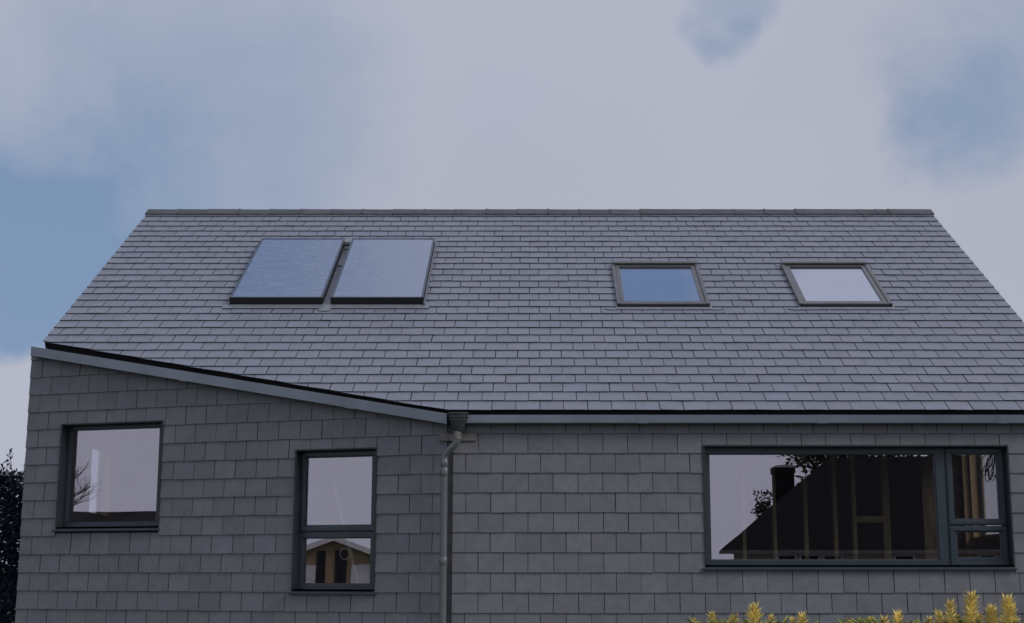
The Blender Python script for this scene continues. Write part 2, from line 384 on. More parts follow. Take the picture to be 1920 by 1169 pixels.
# ------------------------------------------------------------------ the slate house
AL = R(18.2); PITCH = R(31.8)
YW = 15.15; KX = -.84
LLEN = 5.325
FR = Frame((0, YW, 0), (1, 0, 0), (0, 0, 1))                                   # front wall, u = x, v = z
FL = Frame((-.855, YW, 0), (math.cos(AL), -math.sin(AL), 0), (0, 0, 1))        # canted wall, u runs -5.32 .. 0
ROOF0 = Vector((0, 15.1, 3.305))
FF = Frame(ROOF0, (1, 0, 0), (0, math.cos(PITCH), math.sin(PITCH)))            # front roof slope
RID = 6.88; XL, XR = -5.755, 5.942
ry, rz = FF(0, RID)[1], FF(0, RID)[2]
FB = Frame((0, 2 * ry - 15.1, 3.305), (-1, 0, 0), (0, -math.cos(PITCH), math.sin(PITCH)))
YB = 2 * ry - YW                                                                # back wall
house = empty('slate_house', (0, 20, 0))
tag(house, 'dark slate-hung house with pitched slate roof, solar collectors and roof windows', 'house')
WX0, WX1 = -5.70, 5.80
W3 = (1.778, 4.987, 1.662, 2.950)
W1 = (-4.850, -3.492, 2.095, 3.322)
W2 = (-1.824, -.849, 1.408, 2.948)

# slate hanging, front wall
GA, WW = .2056, .2608
m = slates(FR, KX, WX1, range(-1, 16), GA, 3.07 - 14 * GA - .0, WW, lambda k: (-.445 if k % 2 == 0 else -.314), holes=[W3], planes=[(0, -1, 3.20), (0, 1, 0)], seed=3)
front = m.build('slate_cladding', [M['wall_slate'], M['slate_edge']], house)
# slate hanging, canted wall (course lines meet those of the front wall at the corner)
GL = .2046
zt = lambda u: 3.20 + (-u) * .1805      # underside line of the sloping gutter
m = slates(FL, -LLEN, .0, range(-1, 21), GL, 3.062 - 14 * GL, WW, lambda k: (-.208 if k % 2 == 0 else -.0785), holes=[W1, W2], planes=[(-.1805, -1, 3.21), (0, 1, 0), (-1, 0, -.052)], seed=5)
m.build('slate_cladding', [M['wall_slate'], M['slate_edge']], house)
# dark strip at the fold, standing in for shade beside the downpipe
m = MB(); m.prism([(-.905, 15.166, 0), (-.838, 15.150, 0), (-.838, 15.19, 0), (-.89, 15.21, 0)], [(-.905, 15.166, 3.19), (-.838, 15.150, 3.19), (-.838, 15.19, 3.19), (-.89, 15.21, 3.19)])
m.build('corner_shade_strip', M['ridge'], house)

# walls behind the slates
m = MB()
sheet(m, FR, [(-.80, 0), (WX1, 0), (WX1, 3.24), (-.80, 3.24)], [W3], -.30, -.004)
m.build('wall', M['felt'], house)
m = MB()
sheet(m, FL, [(-LLEN + .004, 0), (-.03, 0), (-.03, 3.24), (-LLEN + .004, 3.22 + LLEN * .1805)], [W1, W2], -.30, -.004)
m.build('wall', M['felt'], house)
# gable walls (slate hung) and back wall
ycut = FL(-LLEN, 0)[1]
GLW = Frame((-5.715, 0, 0), (0, -1, 0), (0, 0, 1))     # left gable: u = -y, faces -x
GRW = Frame((WX1, 0, 0), (0, 1, 0), (0, 0, 1))                   # right gable: u = y, faces +x
gwl = (-19.06, -18.17, 2.33, 3.25); gwr = (17.46, 18.72, 2.05, 3.36)
tp = math.tan(PITCH); zroof = lambda y: 3.305 - .16 + (min(y, 2 * ry - y) - 15.1) * tp
m = MB(); ycut = 17.03
sheet(m, GLW, [(-YB, 0), (-ycut, 0), (-ycut, zroof(ycut)), (-ry, zroof(ry)), (-YB, zroof(YB))], [gwl], -.13, -.012); m.build('wall', M['felt'], house)
m = MB(); sheet(m, GRW, [(YW + .004, 0), (YB, 0), (YB, zroof(YB)), (ry, zroof(ry)), (YW + .004, 3.1)], [gwr], -.13, -.012); m.build('wall', M['felt'], house)
a1 = (tp, -1, 3.145 - 15.1 * tp); a2 = (-tp, -1, 3.145 - 15.1 * tp + 2 * ry * tp)
m = slates(GRW, YW, YB, range(0, 36), GA, 0, WW, lambda k: (16 if k % 2 else 16.13), holes=[gwr], planes=[a1, a2], simple=True, seed=8)
m.build('slate_cladding', [M['wall_slate'], M['slate_edge']], house)
m = slates(GLW, -YB, -ycut, range(0, 36), GA, 0.07, WW, lambda k: (-16.8 if k % 2 else -16.93), holes=[gwl], planes=[(-a1[0], -1, a1[2]), (-a2[0], -1, a2[2])], simple=True, seed=9)
m.build('slate_cladding', [M['wall_slate'], M['slate_edge']], house)
FBW = Frame((0, YB, 0), (-1, 0, 0), (0, 0, 1))
m = MB(); sheet(m, FBW, [(-WX1, 0), (5.7, 0), (5.7, 3.2), (-WX1, 3.2)], [], -.28, -.012); m.build('wall', M['felt'], house)
m = slates(FBW, -WX1, 5.8, range(0, 16), GA, 0, WW, lambda k: (0 if k % 2 else .13), planes=[(0, -1, 3.2)], simple=True, seed=10)
m.build('slate_cladding', [M['wall_slate'], M['slate_edge']], house)

# roof: carcass and slates
CUT0, CUT1 = (-5.757, 1.873), (-.905, .0)
ce = (CUT1[1] - CUT0[1]) / (CUT1[0] - CUT0[0])            # v along the canted eave
cutp = (-ce, 1, ce * CUT0[0] - CUT0[1])                    # v - line(u) >= 0
RH1 = (1.05, 2.19, 2.99, 4.50); RH2 = (3.32, 4.46, 2.99, 4.50)     # roof window openings
RG, RW = .2292, .2535
m = slates(FF, XL, XR, range(0, 30), RG, 0.0, RW, lambda k: (.071 if k % 2 == 0 else .206), planes=[cutp, (0, -1, RID - .03)], holes=[(a + .02, b - .02, c + .02, d - .02) for a, b, c, d in (RH1, RH2)], seed=11, lift=.0145, thick=.0075, head=.0015, jag=.0018, gap=.0075, wob=.0022)
roof = m.build('roof', [M['roof_slate'], M['slate_edge']], house)
m = slates(FB, -XR, -XL, range(0, 30), RG, 0.0, RW, lambda k: (.071 if k % 2 == 0 else .206), planes=[(0, -1, RID - .03)], simple=True, seed=12, lift=.0125, thick=.006)
m.build('back_slope', [M['roof_slate'], M['slate_edge']], roof)
m = MB()
P = clip([(XL + .03, .03), (XR - .03, .03), (XR - .03, RID - .05), (XL + .03, RID - .05)], cutp[0], cutp[1], cutp[2] - .05)
sheet(m, FF, P, [RH1, RH2], -.12, -.006)
sheet(m, FB, [(-XR + .03, .03), (-XL - .03, .03), (-XL - .03, RID - .15), (-XR + .03, RID - .15)], [], -.12, -.006)
m.build('roof_deck', M['felt'], roof)
# verge trim strips
for x0, x1 in ((XL + .010, XL + .035), (XR - .035, XR - .010)):
    vv = CUT0[1] + .03 if x0 < 0 else .01
    m = MB(); m.box(FF, x0, x1, vv, RID - .05, -.10, -.008); m.build('verge_trim', M['pipe_dark'], roof)
    m = MB(); m.box(FB, -x1, -x0, .01, RID - .05, -.10, -.008); m.build('verge_trim', M['pipe_dark'], roof)

# ridge tiles
m = MB(); rnd = random.Random(4)
top = Vector((0, ry, rz))
edges = [XL - .012, -5.30, -4.853, -4.398, -3.934, -3.471, -3.007]
x = -3.007
while x < 4.6: x += .4615; edges.append(x)
edges = [e for e in edges if e < 5.05] + [5.12, 5.31, XR + .012]
for i, (a, b) in enumerate(zip(edges, edges[1:])):
    dz = rnd.gauss(0, .0025); t = (rnd.random(), rnd.random()); h0, h1 = .034 + dz, .034 + dz - .004
    for sgn in (-1, 1):
        P = lambda x_, s_, hh: Vector((x_, ry + sgn * s_ * math.cos(PITCH), rz - s_ * math.sin(PITCH) + hh))
        lo = .20
        m.prism([P(a + .003, 0, h0 - .012), P(b - .003, 0, h1 - .012), P(b - .003, lo, h1 - .012), P(a + .003, lo, h0 - .012)],
                [P(a + .003, -.0, h0 + .012), P(b - .003, -.0, h1 + .012), P(b - .003, lo, h1 + .010), P(a + .003, lo, h0 + .010)], t)
ridge = m.build('ridge_tiles', M['ridge'], house)
for i, a in enumerate(edges[1:-1]):
    hh = rnd.uniform(-.006, .002); m = MB()
    prof = lambda x_, h_, lo: [Vector((x_, ry - lo * math.cos(PITCH), rz - lo * math.sin(PITCH) + h_)), Vector((x_, ry, rz + h_)), Vector((x_, ry + lo * math.cos(PITCH), rz - lo * math.sin(PITCH) + h_))]
    t = (rnd.random(), .5)
    m.prism(prof(a - .017, .030, .193) + prof(a - .017, .052 + hh, .197)[::-1], prof(a + .017, .030, .193) + prof(a + .017, .052 + hh, .197)[::-1], t)
    m.build('joint_collar', M['ridge'], ridge)
for x in (-5.0, -4.3, -1.2, 1.6, 4.5, 4.9, 5.2, 5.35):
    m = MB(); c = Vector((x, ry - .215 * math.cos(PITCH), rz - .215 * math.sin(PITCH) + rnd.uniform(.0, .04)))
    m.tube([c + Vector((-.018, -.008, -.006)), c + Vector((0, -.014, 0)), c + Vector((.02, -.008, .005))], [.006, .011, .006], 6)
    m.build('mortar_spot', M['mortar'], ridge, smooth=True)

# windows -----------------------------------------------------------------
def ringbox(m, F, o, i, d0, d1):
    """rectangular ring between outer and inner rectangles (u0,u1,v0,v1)"""
    m.box(F, o[0], o[1], o[2], i[2], d0, d1); m.box(F, o[0], o[1], i[3], o[3], d0, d1)
    m.box(F, o[0], i[0], i[2], i[3], d0, d1); m.box(F, i[1], o[1], i[2], i[3], d0, d1)
def window(F, H, lights, label, parent, bar=None, g=-.125):
    u0, u1, v0, v1 = H
    m = MB()     # outer trim flange + reveal lining
    t = .018
    ringbox(m, F, (u0, u1, v0 + .045, v1), (u0 + t, u1 - t, v0 + .045, v1 - t), -.30, .024)
    w = m.build('window', M['reveal'], parent, bevel=.003); w['label'] = label
    m = MB(); m.box(F, u0 - .028, u1 + .012, v0 - .006, v0 + .014, -.02, .045)
    m.prism([F(u0, v0 + .014, .04), F(u1, v0 + .014, .04), F(u1, v0 + .014, -.12), F(u0, v0 + .014, -.12)],
            [F(u0, v0 + .020, .04), F(u1, v0 + .020, .04), F(u1, v0 + .048, -.12), F(u0, v0 + .048, -.12)])
    m.build('sill', M['frame'], w, bevel=.003)
    for k, (o, i, cas) in enumerate(lights):
        m = MB()
        ringbox(m, F, o, i, g - .04, g + .022)
        # bead
        ii = (i[0], i[1], i[2], i[3]); jj = (i[0] + .010, i[1] - .010, i[2] + .010, i[3] - .010)
        ringbox(m, F, ii, jj, g - .03, g + .008)
        if cas:
            q = (o[0] + .012, o[1] - .012, o[2] + .012, o[3] - .012); r_ = (o[0] + .05, o[1] - .05, o[2] + .05, o[3] - .05)
            ringbox(m, F, q, r_, g + .022, g + .034)
        m.build('sash', M['frame'], w, bevel=.003)
        m = MB(); m.box(F, i[0] + .004, i[1] - .004, i[2] + .004, i[3] - .004, g - .008, g - .002)
        pa = m.build('pane', M['glass'], w)
    return w
# front window: a big fixed light and two small ones at its right
w3 = window(FR, W3, [
    ((1.797, 4.345, 1.684, 2.931), (1.854, 4.245, 1.756, 2.866), False),
    ((4.352, 4.968, 2.118, 2.931), (4.416, 4.905, 2.176, 2.867), True),
    ((4.352, 4.968, 1.684, 2.112), (4.432, 4.905, 1.778, 2.054), True)], 'wide three-light window in anthracite frame reflecting a dark roof', house)
w1 = window(FL, W1, [((-4.831, -3.511, 2.117, 3.303), (-4.803, -3.612, 2.186, 3.26), False)], 'square single-pane window high in the canted wall', house)
w2 = window(FL, W2, [
    ((-1.805, -.868, 2.064, 2.929), (-1.766, -.958, 2.127, 2.871), True),
    ((-1.805, -.868, 1.430, 2.058), (-1.766, -.960, 1.507, 1.999), False)], 'tall two-pane window near the downpipe', house)
# gable windows seen through the rooms
def side_window(F, H, parent):
    u0, u1, v0, v1 = H; m = MB(); ringbox(m, F, (u0, u1, v0, v1), (u0 + .02, u1 - .02, v0 + .02, v1 - .02), -.15, .02)
    w = m.build('window', M['cream'], parent); w['label'] = 'small gable window with bare timber lining seen through the room'
    m = MB(); ringbox(m, F, (u0 + .02, u1 - .02, v0 + .02, v1 - .02), (u0 + .045, u1 - .045, v0 + .05, v1 - .05), -.04, -.005); m.build('sash', M['frame'], w)
    m = MB(); m.box(F, u0 + .04, u1 - .04, v0 + .045, v1 - .045, -.025, -.02); m.build('pane', M['glass_in'], w)
side_window(GLW, gwl, house); side_window(GRW, gwr, house)

# gutters -------------------------------------------------------------------
def gutter(F, ua, ub, za, zb, label, H=.088):
    """box gutter with a returned lip; za/zb = top edge height at ua/ub"""
    m = MB()
    def q(u, z, d): return F(u, z, d)
    D0, D1 = .015, .125
    prof = [(D0, -.01), (D0, -H), (D1 - .006, -H), (D1, -H + .006), (D1, 0), (D1 - .014, 0), (D1 - .014, -.004), (D1 - .004, -.004), (D1 - .004, -H + .006), (D0 + .004, -H + .006), (D0 + .004, -.01)]
    m.prism([q(ua, za + z, d) for d, z in prof], [q(ub, zb + z, d) for d, z in prof])
    # end plates
    for u, z, s in ((ua, za, 1), (ub, zb, -1)):
        m.prism([q(u, z, D0), q(u, z - H, D0), q(u, z - H, D1), q(u, z, D1)], [q(u + .003 * s, z, D0), q(u + .003 * s, z - H, D0), q(u + .003 * s, z - H, D1), q(u + .003 * s, z, D1)])
    o = m.build('gutter', M['zinc'], house); o['label'] = label
    # joint sleeves
    n = max(1, int(abs(ub - ua) / 1.9))
    for i in range(1, n + 1):
        t = i / (n + .55); u = ua + (ub - ua) * t; z = za + (zb - za) * t; sl = (zb - za) / (ub - ua) * .05
        j = MB(); j.prism([q(u - .05, z - H - .001 - sl, D1), q(u + .05, z - H - .001 + sl, D1), q(u + .05, z + .001 + sl, D1), q(u - .05, z + .001 - sl, D1)],
                        [q(u - .05, z - H - .001 - sl, D1 + .002), q(u + .05, z - H - .001 + sl, D1 + .002), q(u + .05, z + .001 + sl, D1 + .002), q(u - .05, z + .001 - sl, D1 + .002)])
        j.build('joint_sleeve', M['zinc'], o)
    return o
gutter(FR, -.74, WX1 + .14, 3.255, 3.255, 'level box gutter along the front eave')
gutter(FL, -LLEN + .075, -.012, 3.288 + (LLEN - .075) * .1805 * 1.0, 3.270, 'sloping box gutter along the canted eave', .114)
# fascia boards behind the gutters
m = MB(); m.box(FR, -.83, WX1, 3.20, 3.262, -.06, .012)
m.build('fascia', M['reveal'], house)
m = MB(); s_ = .1805
m.prism([FL(-LLEN + .25, 3.22 + s_ * (LLEN - .25), -.04), FL(-.03, 3.22, -.04), FL(-.03, 3.275, -.04), FL(-LLEN + .25, 3.275 + s_ * (LLEN - .25), -.04)],
        [FL(-LLEN + .25, 3.22 + s_ * (LLEN - .25), .012), FL(-.03, 3.22, .012), FL(-.03, 3.275, .012), FL(-LLEN + .25, 3.275 + s_ * (LLEN - .25), .012)])
m.build('fascia', M['reveal'], house)

# hopper and downpipe -----------------------------------------------------------
hx, hy = -.785, YW - .125
def ring(cx, cy, z, a, b, n=28):
    return [(cx + a * math.copysign(abs(math.cos(t)) ** .75, math.cos(t)), cy + b * math.copysign(abs(math.sin(t)) ** .75, math.sin(t)), z) for t in [2 * math.pi * k / n for k in range(n)]]
m = MB()
lv = [(3.078, .044, .040), (3.09, .05, .045), (3.16, .078, .062), (3.195, .088, .070), (3.197, .096, .076), (3.206, .096, .076), (3.208, .090, .071), (3.224, .095, .075), (3.226, .103, .081), (3.235, .103, .081), (3.237, .098, .076), (3.258, .102, .079), (3.260, .112, .087), (3.276, .112, .087), (3.277, .100, .075), (3.20, .08, .06)]
rs = [ring(hx + (z - 3.18) * .0, hy, z, a, b) for z, a, b in lv]
base = len(m.v)
for r_ in rs: m.v += r_
n = 28
for k in range(len(rs) - 1):
    for j in range(n): m.f.append((base + k * n + j, base + k * n + (j + 1) % n, base + (k + 1) * n + (j + 1) % n, base + (k + 1) * n + j)); m.t.append((.5, .5)); m.mi.append(0)
m.f.append(tuple(base + (len(rs) - 1) * n + j for j in range(n))); m.t.append((.5, .5)); m.mi.append(0)
hop = m.build('rainwater_hopper', M['pipe_dark'], house, smooth=True)
m = MB(); m.box(FR, -.992, -.600, 2.992, 3.066, .012, .030); m.build('bracket_batten', M['bracket'], house, bevel=.003)
py = YW - .075
px = -.928
pts = [(-.792, hy, 3.10), (-.792, hy, 3.02)]
for t in [i / 12 for i in range(13)]:
    e = t * t * (3 - 2 * t); pts.append((-.792 + (px + .792) * e, hy + (py - hy) * e, 3.0 - .19 * t))
pts += [(px, py, 2.77), (px, py, 0.06)]
m = MB(); m.tube(pts, .037, 20); dp = m.build('downpipe', M['pipe'], house, smooth=True)
for z0, z1, r_ in ((2.615, 2.70, .0415), (2.715, 2.79, .0395), (1.70, 1.785, .0415), (.60, .69, .0415)):
    m = MB(); m.tube([(px, py, z0), (px, py, z0 + .004), (px, py, z1 - .004), (px, py, z1)], [r_ - .003, r_, r_, r_ - .003], 20); m.build('collar', M['pipe'], dp, smooth=True)
m = MB(); m.tube([(-.792, hy, 2.995), (-.792, hy, 3.085)], .041, 20); m.build('collar', M['bracket'], dp, smooth=True)
for z in (2.66, 1.742):
    m = MB(); m.box(Frame((px, 0, 0), (1, 0, 0), (0, 0, 1)), -.046, .046, z - .010, z + .010, -py - .03, -py + .02)
    m.build('clip', M['pipe_dark'], dp)

# roof windows ---------------------------------------------------------------
def roof_window(H, label):
    u0, u1, v0, v1 = H
    o = (u0 - .008, u1 + .008, v0 - .012, v1 + .01)
    i = (u0 + .095, u1 - .095, v0 + .10, v1 - .13)
    m = MB()
    m.box(FF, o[0], o[0] + .045, o[2], o[3], -.02, .055); m.box(FF, o[1] - .045, o[1], o[2], o[3], -.02, .055)     # side covers
    m.box(FF, o[0] + .004, o[1] - .004, o[3] - .085, o[3] - .004, -.02, .074)                                            # top hood
    m.box(FF, o[0] + .012, o[1] - .012, o[2] + .004, o[2] + .05, -.02, .05)                                               # bottom
    w = m.build('roof_window', M['sky_frame'], house, bevel=.006); w['label'] = label
    m = MB(); ringbox(m, FF, (o[0] + .047, o[1] - .047, o[2] + .052, o[3] - .087), i, -.03, .044)
    m.build('sash', M['sky_frame'], w, bevel=.005)
    m = MB(); m.box(FF, o[0] + .02, o[1] - .02, o[3] - .10, o[3] - .086, .0, .05); m.build('seal', M['black'], w)
    m = MB(); m.box(FF, o[0] + .004, o[1] - .004, o[2] - .022, o[2] + .003, -.01, .040); m.build('drip_edge', M['black'], w)
    m = MB(); m.box(FF, i[0] - .004, i[1] + .004, i[2] - .004, i[3] + .004, .018, .026); m.build('pane', M['roof_glass'], w)
    m = MB(); m.box(FF, i[0] + .02, i[1] - .02, i[3] - .19, i[3] - .15, -.012, .004); m.build('blind_rail', M['whiteplastic'], w)
    m = MB()      # apron below, with rounded ears
    m.prism([FF(o[0] - .02, o[2] - .115, .016), FF(o[1] + .02, o[2] - .115, .016), FF(o[1] + .02, o[2] + .002, .010), FF(o[0] - .02, o[2] + .002, .010)],
            [FF(o[0] - .02, o[2] - .115, .020), FF(o[1] + .02, o[2] - .115, .020), FF(o[1] + .02, o[2] + .002, .016), FF(o[0] - .02, o[2] + .002, .016)])
    for s in (-1, 1):
        e = o[0] if s < 0 else o[1]
        q = [(e + s * .018, o[2] - .075), (e + s * .13, o[2] - .06), (e + s * .165, o[2] - .085), (e + s * .10, o[2] - .125), (e + s * .03, o[2] - .13), (e + s * .018, o[2] - .12)]
        if s < 0: q = q[::-1]
        m.prism([FF(a, b, .018) for a, b in q], [FF(a, b, .0215) for a, b in q])
    m.build('flashing', M['lead'], w)
    m = MB(); ringbox(m, FF, (u0 - .0, u1 + .0, v0 - .0, v1 + .0), (u0 + .03, u1 - .03, v0 + .03, v1 - .03), -.22, -.05)
    m.build('light_shaft', M['membrane'], w)
    return w
roof_window(RH1, 'roof window reflecting blue sky, nearer the ridge centre')
roof_window(RH2, 'roof window reflecting pale cloud, near the right verge')

# solar collectors -------------------------------------------------------------
def collector(u0, u1, v0, v1, label):
    m = MB(); m.box(FF, u0 + .004, u1 - .004, v0 + .004, v1 - .004, .022, .098)
    c = m.build('solar_collector', M['black'], house, bevel=.003); c['label'] = label
    m = MB(); ringbox(m, FF, (u0, u1, v0 + .018, v1), (u0 + .028, u1 - .028, v0 + .03, v1 - .03), .099, .112)
    m.build('trim', M['pv_edge'], c, bevel=.002)
    m = MB(); m.box(FF, u0 - .002, u1 + .002, v0 - .006, v0 + .016, .030, .114); m.build('front_rail', M['black'], c, bevel=.002)
    m = MB(); m.box(FF, u0 + .0285, u1 - .0285, v0 + .031, v1 - .031, .100, .107); m.build('absorber_glass', M['panel_glass'], c)
    return c
collector(-3.785, -2.625, 3.03, 5.33, 'left solar collector, bluer reflection')
collector(-2.525, -1.370, 3.03, 5.33, 'right solar collector, paler reflection')
m = MB()
m.prism([FF(-3.86, 2.90, .017), FF(-1.30, 2.90, .017), FF(-1.30, 3.10, .015), FF(-3.86, 3.10, .015)], [FF(-3.86, 2.90, .021), FF(-1.30, 2.90, .021), FF(-1.30, 3.10, .021), FF(-3.86, 3.10, .021)])
m.box(FF, -2.62, -2.53, 2.87, 5.42, .0165, .024)
m.box(FF, -3.80, -1.355, 5.34, 5.43, .014, .05)
m.box(FF, -3.80, -3.788, 3.0, 5.35, .014, .05); m.box(FF, -1.368, -1.352, 3.0, 5.35, .014, .05)
m.prism([FF(-2.66, 2.82, .018), FF(-2.56, 2.80, .018), FF(-2.50, 2.84, .018), FF(-2.52, 2.91, .018), FF(-2.65, 2.91, .018)], [FF(-2.66, 2.82, .023), FF(-2.56, 2.80, .023), FF(-2.50, 2.84, .023), FF(-2.52, 2.91, .023), FF(-2.65, 2.91, .023)])
sf = m.build('collector_flashing', M['lead'], house)
m = MB()
for v, r_ in ((5.17, .022), (4.97, .012), (4.30, .012)):
    m = MB(); m.tube([FF(-2.635, v, .07), FF(-2.515, v, .07)], r_, 10); m.build('pipe_link', M['pipe_dark'], sf)

# rooms ------------------------------------------------------------------------
m = MB(); Q = [(-5.56, 17.15), (-.95, 15.62), (-.2, 15.5), (5.6, 15.5), (5.6, YB - .3), (-5.56, YB - .3)]
m.prism([(a, b, .40) for a, b in Q], [(a, b, .45) for a, b in Q]); m.build('floor', M['floor'], house)
def ceiling(x0, x1, mat, nm):
    m = MB(); A = [(15.46, 3.26), (17.6, 3.26 + 2.14 * tp), (24.5, 3.26 + 2.14 * tp), (24.5, 3.36 + 2.14 * tp), (17.5, 3.36 + 2.14 * tp), (15.46, 3.36)]
    m.prism([(x0, y, z) for y, z in A], [(x1, y, z) for y, z in A]); return m.build(nm, mat, house)
def wallx(x, y0, y1, mat, zt_=4.7, w=.10, x1=None):
    m = MB(); x1 = x + w if x1 is None else x1; zc = lambda y: min(zt_, 3.0 + (y - 15.1) * tp)
    P = [(y0, .45), (y1, .45), (y1, zc(y1))] + ([(15.1 + (zt_ - 3.0) / tp, zt_)] if y0 < 15.1 + (zt_ - 3.0) / tp < y1 else []) + [(y0, zc(y0))]
    m.prism([(x, y, z) for y, z in P], [(x1, y, z) for y, z in P]); return m.build('partition_wall', mat, house)
m = MB(); A = [(-5.575, 17.15), (-.9, 15.52), (.29, 15.46)]
def cz(y): return 2.95 + (y - 15.1) * tp
Q = [(x, y, cz(y)) for x, y in A] + [(.29, 17.6, cz(17.6)), (-5.575, 17.6, cz(17.6))]
m.prism(Q, [(a, b, c + .08) for a, b, c in Q]); m.box(G, -5.575, .29, 17.601, 24.5, cz(17.6), cz(17.6) + .08); m.build('ceiling', M['plaster'], house)
wallx(.30, 15.47, 24.5, M['plaster'], 5.3)
m = MB(); m.box(G, -5.575, .29, 20.3, 20.4, .45, 4.3); m.build('partition_wall', M['plaster'], house)
wallx(-2.75, 16.15, 20.29, M['plaster'], 4.4)
m = MB(); m.box(G, .41, 5.6, 19.60, 19.70, .45, 5.85); m.build('partition_wall', M['membrane'], house)
for xs, w_ in ((2.02, .045), (2.68, .045), (3.07, .045), (3.47, .045), (3.845, .045), (4.09, .045), (4.50, .075)):
    xs *= .914; w_ *= .95
    m = MB(); m.box(G, xs - w_ / 2, xs + w_ / 2, 16.90, 16.99, .45, 4.05); o = m.build('stud', M['pine'], house)
m = MB(); m.box(G, 3.762, 4.074, 16.90, 16.98, 2.20, 2.275); m.build('stud', M['pine'], house)
m = MB(); m.box(G, 5.565, 5.655, 18.735, 18.80, .45, 4.2); m.build('stud', M['cream'], house)
m = MB(); m.box(G, 5.05, 5.655, 18.81, 18.9, .45, 4.2); m.build('partition_wall', M['ply'], house)
# linings inside the outer walls
m = MB(); sheet(m, FR, [(-.3, .45), (5.5, .45), (5.5, 3.24), (-.3, 3.24)], [W3], -.32, -.302); m.build('lining', M['ply'], house)
m = MB(); sheet(m, FL, [(-5.16, .45), (-.3, .45), (-.3, 3.1), (-5.16, 3.95)], [W1, W2], -.32, -.302); m.build('lining', M['plaster'], house)
m = MB(); sheet(m, GLW, [(-24, .45), (-17.25, .45), (-17.25, 4.05), (-24, 4.3)], [gwl], -.15, -.132); m.build('lining', M['plaster'], house)
m = MB(); sheet(m, GRW, [(15.5, .45), (24, .45), (24, 4.3), (17.5, 4.2), (15.5, 3.1)], [gwr], -.15, -.132); m.build('lining', M['ply'], house)

# loose things inside -------------------------------------------------------------
m = MB(); m.tube([FL(-1.66, 2.60, -.62), FL(-1.02, .46, -.62)], .016, 10)
tag(m.build('pole', M['whiteplastic'], smooth=True), 'thin white pole leaning inside the tall two-pane window', 'pole')
m = MB(); c = FL(-1.32, 1.83, -.24)
pr = [c + FL.U * .06 * math.cos(2 * math.pi * k / 28) + Vector((0, 0, .06 * math.sin(2 * math.pi * k / 28))) for k in range(29)]
m.tube(pr, .005, 8, cap=False)
m.tube([c + Vector((0, 0, .06)), c + Vector((0, 0, 1.2))], .0012, 5)
tag(m.build('hanging_ring', M['whiteplastic'], smooth=True), 'small pale ring hanging inside the lower pane of the tall window', 'ring')
m = MB(); rnd = random.Random(3); c = Vector((5.53, 17.30, 3.03))
m.tube([c + Vector((0, 0, .32)), c + Vector((.0, -.01, .2)), c], .006, 6)
for q in range(8):
    a, b = rnd.uniform(.03, .10), rnd.uniform(.10, .18); ph = rnd.uniform(-.9, .25); loop = []
    for k in range(19):
        t = 2 * math.pi * k / 18; y_, z_ = a * math.sin(t), -b + b * math.cos(t)
        x_ = (y_ * math.cos(ph) - z_ * math.sin(ph)); loop.append(c + Vector((x_ * .95, x_ * .3 + q * .006, y_ * math.sin(ph) + z_ * math.cos(ph))))
    m.tube(loop, .005, 6, cap=False)
tag(m.build('cable_coil', M['blackcable'], smooth=True), 'black cable coil hanging before the bright gable window at the far right', 'cable')

# ------------------------------------------------------------------ planting
def leaf(m, base, d, length, width, tone, n_=None):
    d = Vector(d).normalized(); s = d.cross(n_ or Vector((rl.uniform(-1, 1), rl.uniform(-1, 1), rl.uniform(-1, 1)))).normalized(); nn = s.cross(d)
    b = Vector(base); mid = b + d * length * .5 + nn * length * .06; tip = b + d * length
    m.poly([b, mid + s * width / 2, tip, mid - s * width / 2], tone)
rl = random.Random(21)
def shoot(ml, ms, base, height, spread=.05, n=90, lean=(0, 0)):
    base = Vector(base); top = base + Vector((lean[0], lean[1], height))
    ms.tube([base, base.lerp(top, .5) + Vector((rl.uniform(-.01, .01), 0, 0)), top], [.007, .005, .003], 6)
    for i in range(n):
        t = (i / n) ** .8; p = base.lerp(top, t); a = i * 2.39996 + rl.uniform(-.4, .4)
        up = .15 + 1.3 * max(0, t - .45) ** 1.0 + rl.uniform(-.2, .25)
        L = spread * (1.0 - .25 * t) * rl.uniform(.75, 1.15)
        leaf(ml, p, (math.cos(a), math.sin(a), up), L, L * .17, (rl.random(), rl.random()), Vector((0, 0, 1)) + Vector((rl.uniform(-.4, .4), rl.uniform(-.4, .4), 0)))
    for i in range(16):
        a = rl.uniform(0, 6.3); leaf(ml, top, (math.cos(a) * .6, math.sin(a) * .6, 1.2), spread * .8 * rl.uniform(.7, 1.1), spread * .15, (rl.random(), rl.random()))
